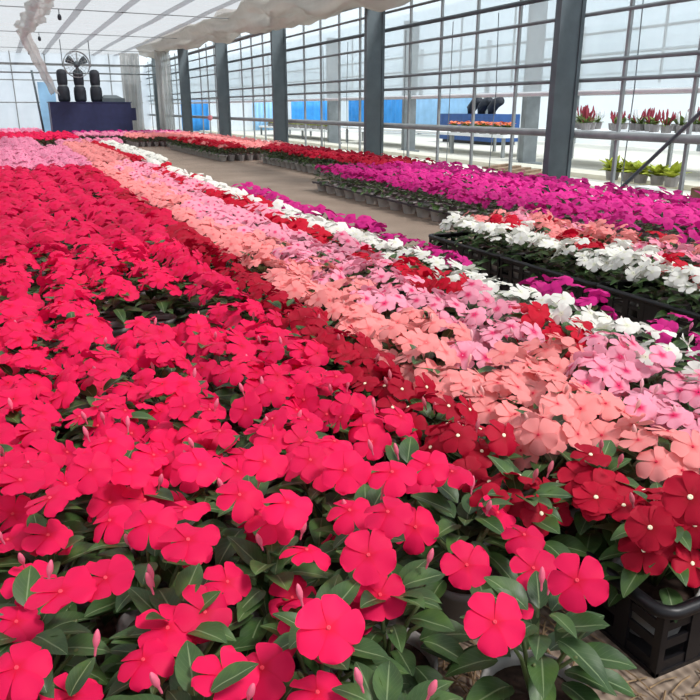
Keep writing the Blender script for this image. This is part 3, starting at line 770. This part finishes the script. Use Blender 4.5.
sheet(lambda u, v: (.02 * math.sin(v * 150), -4 + 36 * v, 0 + 2.1 * u), 3, 160).build('film', M_FARF, wf, smooth=True)
for z in (.9, 1.25, 1.6, 1.95): MB().tube([(-.06, -4, z), (-.06, 32, z)], .02, 6).build('rail', M_RAIL, wf)
for k in range(12): MB().box(-.12, -.04, -3.5 + 3 * k, -3.42 + 3 * k, 0, 2.1).build('post', M_RAIL, wf)
wg = struct(obj('wall_mid_bay', None, None, (XN, 0, 0)))
for z, r in ((.95, .02), (1.2, .014), (1.42, .014), (1.62, .02)): MB().tube([(.12, -4, z), (.12, 30, z)], r, 6).build('rail', M_BAR, wg)
for k in range(26): MB().box(.13, .15, -2.8 + 1.2 * k, -2.78 + 1.2 * k, .9, 1.9).build('bar', M_BAR, wg)
sheet(lambda u, v: (.16, -4 + 34 * v, .95 + 1.1 * u), 3, 60).build('film', M_SIDE, wg, smooth=True)
# blue sheets on the far side
we2 = struct(obj('wall_back_next_bay', None, None, (0, 22.2, 0)))
sheet(lambda u, v: (XW + .3 + 6.6 * u, .02 * math.sin(u * 120), 2.1 * v), 140, 3).build('film', M_FARF, we2, smooth=True)
for z in (.9, 1.3, 1.7): MB().tube([(XW + .3, -.06, z), (XF, -.06, z)], .018, 6).build('rail', M_RAIL, we2)
def tarp(f, m, l):
    o = sheet(f, 40, 3).build('tarpaulin', m, smooth=True)
    so = o.modifiers.new('t', 'SOLIDIFY'); so.thickness = .006
    tag(o, l, 'tarpaulin', 'blue tarpaulins of the next bay')
for x0, x1, m, l in [(4.75, 5.55, M_TARP, 'bright blue tarpaulin sheet at the end of the next bay, leftmost'), (6.9, 7.6, M_TARP2, 'pale blue tarpaulin seen left of the third dark post'),
                     (8.15, 9.5, M_TARP, 'broad blue tarpaulin sheet above yellow-green plants')]:
    tarp(lambda u, v: (x0 + (x1 - x0) * u, 22.05 + .02 * math.sin(u * 30), .02 + .86 * v), m, l)
for y0, y1, m, l in [(20.6, 21.8, M_TARP, 'blue tarpaulin sheet left of the second dark post'), (18.2, 19.4, M_TARP, 'narrow blue tarpaulin just right of the second dark post'),
                     (14.8, 17.8, M_TARP2, 'pale blue tarpaulin left of the blue heater in the next bay')]:
    tarp(lambda u, v: (XF - .2 + .02 * math.sin(u * 30), y0 + (y1 - y0) * u, .02 + .86 * v), m, l)
t = thing('air_heater', (8.6, 12.6, -.01), 'blue heater with three black ducts in the next bay', 'heater')
MB().box(-.3, .3, -.95, .95, .06, .56).build('body', M_BLUE, t)
MB().box(-.25, .25, -.9, .9, 0, .06).build('plinth', M_BLACK, t)
for k, y in enumerate((.25, -.1, -.45)):
    MB().tube([(0, y, .56), (0, y, .66), (0, y - .12, .76), (0, y - .28, .8)], [.08, .1, .1, .08], 12).build('duct', M_DUCT, t, smooth=True)
# benches and pale kerbs
def bench(x0, x1, y0, y1, z, label, group=None):
    t = thing('bench', ((x0 + x1) / 2, (y0 + y1) / 2, -.01), label, 'bench', group); w, l = (x1 - x0) / 2, (y1 - y0) / 2
    MB().box(-w, w, -l, l, z - .03, z + .01).build('bench_top', M_WHITE, t)
    n = max(2, round(2 * l / 1.5))
    for k in range(n + 1):
        for s in (-1, 1):
            yy = -l + .05 + (2 * l - .1) * k / n; MB().box(s * (w - .05) - .02, s * (w - .05) + .02, yy - .02, yy + .02, 0, z - .03).build('leg', M_BAR, t)
    return t
bench(6.2, 7.2, 3.0, 8.2, .40, 'white bench with red flower spikes in the next bay at right')
bench(6.3, 7.2, 8.6, 14.0, .30, 'white bench with orange flowers in the next bay')
bench(6.1, 7.0, 14.4, 19.0, .22, 'low white bench with yellow-green plants in the next bay')
for i, (x, w, m) in enumerate(((4.45, .3, M_CREAM), (5.25, .34, M_CREAM))):
    struct(MB().box(x, x + w, -3, 24, -.01, .035).build(f'trim_{20 + i}', m))
# small plants on the benches
rs = random.Random(21)
def tuft(x, y, z, mfol, mfl, h, w, label, cat, group, n=10, spikes=False):
    t = thing('bench_plant', (x, y, z), label, cat, group)
    MB().lathe([(0, 0), (.05, 0), (.065, .08), (.0, .075)], 10).build('pot', M_POT, t)
    b = MB()
    for k in range(n * 2):
        a = rs.uniform(0, 6.28); e = rs.uniform(.2, 1.3)
        leaf_into(b, (0, 0, .07), a, e, h * rs.uniform(.5, .9), w * .3, 2, 3, .4, rs)
    b.build('foliage', mfol, t)
    b = MB()
    for k in range(n):
        a = rs.uniform(0, 6.28); r = w * .5 * math.sqrt(rs.random()); p = (r * math.cos(a), r * math.sin(a), .05 + h * rs.uniform(.7, 1))
        if spikes: b.tube([(p[0] * .4, p[1] * .4, .08), p, (p[0], p[1], p[2] + h * .3)], [.004, .014, .004], 5)
        else: star(b, Vector(p), Vector((rs.uniform(-.4, .4), rs.uniform(-.4, .4), 1)).normalized(), .03, rs, 0)
    if mfl: b.build('flowers', mfl, t)
    return t
for k in range(32):
    tuft(6.3 + rs.uniform(0, .8), 5.2 + .085 * k, .41, M_GREEN, M_REDF if k % 3 else M_WHITE, rs.uniform(.12, .2), .2, ('bench plant with dusty red flower spikes in the next bay at right' if k % 3 else 'bench plant with white flower spikes in the next bay at right'), 'bench plant', ('red spiked plants on the bench' if k % 3 else 'white spiked plants on the bench'), 5, True)
for k in range(11):
    tuft(6.4 + .16 * (k % 2), 8.72 + .13 * k, .30, M_GREEN, M_ORANGE, .12, .2, 'low bench plant with orange flowers before the blue heater', 'bench plant', 'orange plants on the bench', 14)
for k in range(22):
    tuft(6.2 + .16 * (k % 2), 14.6 + .19 * k, .22, M_YEL, None, .17, .2, 'yellow-green plant on the low bench before blue tarpaulins', 'bench plant', 'yellow-green plants on the bench', 10)
for k in range(5):
    tuft(5.05 + .02 * (k % 2), 4.5 + .17 * k, .03, M_YEL, None, .2, .24, 'yellow-green potted plant on the kerb outside the side wall at right', 'bench plant', 'yellow-green plants on the kerb', 12)
# clutter between the magenta bed and the wall
t = thing('wooden_pallet', (4.22, 5.5, 0), 'leaning wooden pallet behind the magenta bed, left of the large post', 'pallet', rz=.5)
for k in range(5): MB().box(-.25, .25, -.22 + .1 * k, -.16 + .1 * k, .09 + .012 * k, .11 + .012 * k).build('slat', M_WOOD, t)
for s in (-.2, 0, .2): MB().box(s - .02, s + .02, -.24, .24, 0, .09).build('bearer', M_WOOD, t)
b = MB().box(-.06, .06, -.06, .06, 0, .14).box(-.065, .065, -.065, .065, .14, .155)
tag(b.build('carton', M_WHITE, loc=(4.0, 3.75, -.01)), 'white carton outside the side wall right of the large post', 'box')
b = MB().box(-.14, .14, -.1, .1, 0, .01)
for s in (-1, 1): b.box(-.14, .14, s * .1 - .006, s * .1 + .006, 0, .2).box(s * .14 - .006, s * .14 + .006, -.1, .1, 0, .2)
tag(b.build('storage_box', M_WOOD, loc=(4.0, 3.2, -.01), rz=.3), 'brown open box outside the side wall at the right edge', 'box')
b = MB().lathe([(0, -.05), (.035, -.04), (.05, 0), (.04, .035), (.015, .05), (0, .05)], 10)
tag(b.build('cloth', M_PINKC, loc=(XW + .02, 14.4, .48), smooth=True), 'small pink cloth knotted on the wall rail beside a far post', 'cloth')

# ------------------------------------------------------------------ light
w = bpy.data.worlds.new('sky'); scene.world = w; w.use_nodes = True; nt = w.node_tree; nt.nodes.clear()
out = nt.nodes.new('ShaderNodeOutputWorld'); bg = nt.nodes.new('ShaderNodeBackground')
tc = nt.nodes.new('ShaderNodeTexCoord'); sx = nt.nodes.new('ShaderNodeSeparateXYZ'); nt.links.new(tc.outputs['Generated'], sx.inputs[0])
c = ramp(nt, sx.outputs['Z'], [(.0, (.80, .88, .95, 1)), (.12, (.84, .92, 1, 1)), (.5, (.80, .88, 1, 1)), (1, (.88, .93, 1, 1))])
nt.links.new(c, bg.inputs['Color']); bg.inputs['Strength'].default_value = .86
nt.links.new(bg.outputs[0], out.inputs[0])
sd = bpy.data.lights.new('sun', 'SUN'); so = bpy.data.objects.new('sun', sd); COL.objects.link(so)
sd.energy = 5.4; sd.angle = math.radians(14); sd.color = (1, .98, .965)
so.rotation_euler = (math.radians(34), 0, math.radians(38))
vs = scene.view_settings; vs.view_transform = 'Standard'; vs.look = 'None'; vs.gamma = 1; vs.use_curve_mapping = False; vs.exposure = .48
